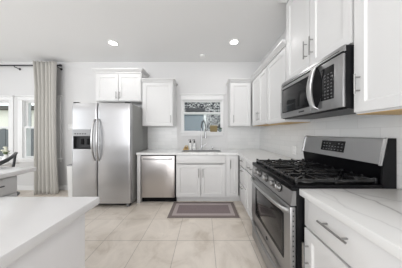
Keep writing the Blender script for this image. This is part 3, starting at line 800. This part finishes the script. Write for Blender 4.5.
# ------------------------------------------------------------------ island (near, left) and side counter
t = Thing('kitchen_island', 'white kitchen island body under the big foreground quartz slab', 'island', (-1.03, 0, 0))
t.part('body', MB().box(-1.45, -.612, -1.2, .738, .10, TOP, .002), isl_m)
t.part('side_panel', MB().box(-.612, -.598, -1.2, .740, .0, TOP, .002), isl_m)
t.part('toe_kick', MB().box(-1.40, -.612, -1.15, .68, 0, .10), isl_m)
single('island_countertop', MB().box(-1.52, -.576, -1.3, .813, TOP, .915, .004), quartz3_m, 'large white quartz slab in the near foreground', 'countertop', (-1.05, -.2, TOP))
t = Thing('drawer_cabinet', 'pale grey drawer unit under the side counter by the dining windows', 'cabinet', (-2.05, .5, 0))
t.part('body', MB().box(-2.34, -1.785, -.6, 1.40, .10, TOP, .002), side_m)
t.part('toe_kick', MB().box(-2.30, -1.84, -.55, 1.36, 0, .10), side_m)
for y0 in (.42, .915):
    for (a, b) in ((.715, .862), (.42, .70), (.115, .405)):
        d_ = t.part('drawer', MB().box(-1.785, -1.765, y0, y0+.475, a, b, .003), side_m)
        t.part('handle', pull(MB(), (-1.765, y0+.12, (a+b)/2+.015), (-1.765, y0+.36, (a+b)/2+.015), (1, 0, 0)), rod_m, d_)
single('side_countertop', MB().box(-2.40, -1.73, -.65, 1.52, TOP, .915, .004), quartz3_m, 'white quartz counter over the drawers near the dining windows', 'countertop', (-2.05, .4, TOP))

# dining corner: table, chair, vase
tb_m = mat('dining_table_white', (.74, .73, .72), .4)
t = Thing('dining_table', 'white dining table behind the side counter', 'table', (-3.95, 2.35, 0))
t.part('tabletop', MB().box(-4.6, -3.38, 1.95, 2.7, .70, .735, .006), tb_m)
for x in (-4.53, -3.45):
    for y in (2.02, 2.63): t.part('leg', MB().box(x-.03, x+.03, y-.03, y+.03, 0, .70, .004), tb_m)
ch_m = mat('charcoal_wood', (.055, .058, .062), .45)
t = Thing('dining_chair', 'charcoal dining chair with curved slanting back rail beside the counter', 'chair', (-2.60, 1.84, 0))
cx, cy = -2.62, 1.84
t.part('seat', MB().lathe((cx, cy, .43), [(0, 0), (.17, 0), (.195, .012), (.20, .025), (.185, .036), (0, .03)], 28), ch_m)
rail = [(-2.86, 1.66, .76), (-2.70, 1.62, .80), (-2.52, 1.62, .86), (-2.40, 1.67, .915), (-2.375, 1.75, .95), (-2.41, 1.85, .985), (-2.50, 1.96, 1.012)]
rl = MB(); n_ = len(rail)
def cat(P, k, u):
    g_ = lambda i: Vector(P[max(0, min(len(P)-1, i))]); p0, p1, p2, p3 = g_(k-1), g_(k), g_(k+1), g_(k+2)
    return .5*((2*p1)+(-p0+p2)*u+(2*p0-5*p1+4*p2-p3)*u*u+(-p0+3*p1-3*p2+p3)*u**3)
sm = [cat(rail, k, q/5) for k in range(n_-1) for q in range(5)]+[Vector(rail[-1])]
def band(i, k):
    p = sm[i]; d = (sm[min(i+1, len(sm)-1)]-sm[max(i-1, 0)]); d.z = 0; d.normalize(); o_ = Vector((-d.y, d.x, 0))*.011
    hgt = .062-.045*(i/(len(sm)-1))**2
    return [p-o_, p+o_, p+o_-Vector((0, 0, hgt)), p-o_-Vector((0, 0, hgt))][k]
for i in range(len(sm)-1):
    for k in range(4):
        rl._new([tuple(band(i, k)), tuple(band(i, (k+1) % 4)), tuple(band(i+1, (k+1) % 4)), tuple(band(i+1, k))], [(0, 1, 2, 3)])
for i in (0, len(sm)-1): rl._new([tuple(band(i, k)) for k in range(4)], [(0, 1, 2, 3)])
bmesh.ops.remove_doubles(rl.bm, verts=rl.bm.verts, dist=1e-5)
t.part('back_rail', rl, ch_m)
for (a_, b_) in (((-2.47, 1.925, .985), (-2.56, 1.93, .45)), ((-2.40, 1.675, .86), (-2.50, 1.74, .45)), ((-2.74, 1.628, .74), (-2.70, 1.70, .45))):
    t.part('post', MB().tube([a_, b_], [.012, .014], 10), ch_m)
for (sx, sy) in ((-.13, -.13), (-.13, .13), (.13, -.13), (.13, .13)):
    t.part('leg', MB().tube([(cx+sx*.85, cy+sy*.85, .435), (cx+sx*1.15, cy+sy*1.15, 0)], [.016, .011], 10), ch_m)
t = Thing('flower_vase', 'small white vase of pale flowers on the dining table', 'vase', (-3.44, 2.55, .735))
vx, vy = -3.44, 2.55
t.part('vase', MB().lathe((vx, vy, .735), [(0, 0), (.03, 0), (.042, .04), (.034, .10), (.02, .14), (.024, .16), (.018, .16), (.0, .14)], 20), white_m)
fl = MB()
for k in range(14):
    a = random.uniform(0, 2*PI); r = random.uniform(.0, .04); z = random.uniform(.93, 1.02)
    p = Vector((vx+r*math.cos(a), vy+r*math.sin(a), z))
    fl.lathe(p, [(0, -.014), (.015, -.008), (.02, .004), (.012, .012), (0, .008)], 8)
t.part('blossoms', fl, mat('cream_petals', (.78, .78, .66), .7))
st = MB()
for k in range(7): st.tube([(vx+.003*k-.009, vy, .86), (vx+.010*(k-3), vy+.01*math.sin(k*2), .96)], .003, 6)
t.part('stems', leaves(st, (vx, vy, .89), 14, .02, .08, .012), mat('pale_leaf', (.22, .30, .14), .7))

# ------------------------------------------------------------------ curtain and rod
RZ, RYY = 2.72, 3.16
t = Thing('curtain_rod', 'dark metal curtain rod along the window wall', 'curtain rod', (-4.1, RYY, RZ))
t.part('rod', MB().tube([(-5.2, RYY, RZ), (-3.12, RYY, RZ)], .014, 12), rod_m)
t.part('finial', MB().lathe((-3.12, RYY, RZ), [(0, -.002), (.016, 0), (.016, .012), (.024, .02), (.024, .05), (.016, .058), (0, .06)], 16, (1, 0, 0)), rod_m)
for x in (-3.16, -4.08):
    b_ = MB().tube([(x, WY-.006, RZ-.04), (x, RYY, RZ-.03), (x, RYY, RZ-.014)], .008, 8).lathe((x, WY, RZ-.04), [(0, 0), (.025, 0), (.025, .006), (0, .006)], 14, (0, -1, 0))
    t.part('bracket', b_, rod_m)
t = Thing('curtain', 'floor-length pale linen curtain gathered on the dark rod', 'curtain', (-3.30, RYY-.085, 0))
nf = 6
def cur(u, v):
    # v 0 top .. 1 bottom
    x0 = -3.55+.045*min(1, v*5); x1 = -3.095+.035*v-.03*math.sin(PI*v)*.6
    s = u+.012*math.sin(9*u+3*v)
    x = x0+(x1-x0)*u
    a = .050+.014*math.sin(5*u+1.3)+.004*v
    y = RYY-.09+a*math.sin(2*PI*nf*s+.8*math.sin(3*u)+.5*v*math.sin(7*u))+.008*math.sin(2*PI*4*u+2*v)
    z = 2.755-2.755*v+.008*math.sin(2*PI*nf*s)*(1-v)
    return (x+.012*math.cos(2*PI*nf*s)*(.4+.6*v), y, z)
cu = t.part('panel', MB().grid(cur, 180, 30), cloth_m)
md = cu.modifiers.new('s', 'SOLIDIFY'); md.thickness = .004; bake(cu)
for p in cu.data.polygons: p.use_smooth = True

# ------------------------------------------------------------------ small wall and ceiling things
t = Thing('light_switch', 'white double light switch plate left of the refrigerator', 'light switch', (-2.95, WY, 1.34))
t.part('plate', MB().box(-3.01, -2.89, WY-.006, WY, 1.335, 1.455, .003), white_m)
for x in (-2.975, -2.925): t.part('rocker', MB().box(x-.017, x+.017, WY-.010, WY-.006, 1.36, 1.43, .002), trim_m)
t = Thing('wall_outlet', 'white outlet plate on the tile behind the far counter', 'outlet', (RX-.008, 2.0, .975))
t.part('plate', MB().box(RX-.014, RX-.008, 1.963, 2.037, .975, 1.09, .003), white_m)
for z in (1.005, 1.06): t.part('socket', MB().box(RX-.016, RX-.014, 1.983, 2.017, z-.014, z+.014, .001), trim_m)
t = Thing('smoke_detector', 'small white round detector on the ceiling near the sink window', 'smoke detector', (-.03, 3.0, CZ))
t.part('housing', MB().lathe((-.03, 3.0, CZ), [(0, 0), (.065, 0), (.065, -.015), (.055, -.03), (.0, -.034)], 28), white_m)

def downlight(x, y, label):
    t = Thing('ceiling_downlight', label, 'ceiling light', (x, y, CZ), group='recessed ceiling lights')
    t.part('trim_ring', MB().lathe((x, y, CZ), [(.062, 0), (.092, 0), (.092, -.004), (.066, -.010), (.062, -.004)], 32), white_m)
    t.part('lens', MB().lathe((x, y, CZ-.003), [(0, -.003), (.062, -.002), (.062, .002), (0, .002)], 32), lens_m)
    l = bpy.data.lights.new('lamp', 'AREA'); l.shape = 'DISK'; l.size = .12; l.energy = LAMP_POWER; l.color = (1.0, .985, .97)
    o = bpy.data.objects.new('lamp', l); C.objects.link(o); o.parent = t.o; o.location = (0, 0, -.012)
downlight(-1.59, 2.57, 'lit round recessed ceiling light in front of the refrigerator')
downlight(.52, 2.54, 'lit round recessed ceiling light above the counter corner')
for (x, y, lb) in ((-1.59, .55, 'lit recessed ceiling light over the island end'), (.30, .45, 'lit recessed ceiling light over the near aisle'),
                   (-1.59, -1.5, 'lit recessed ceiling light over the rear end of the island'), (.30, -1.5, 'lit recessed ceiling light farthest back along the cabinet wall'),
                   (-3.7, .9, 'lit recessed ceiling light over the dining corner')):
    downlight(x, y, lb)
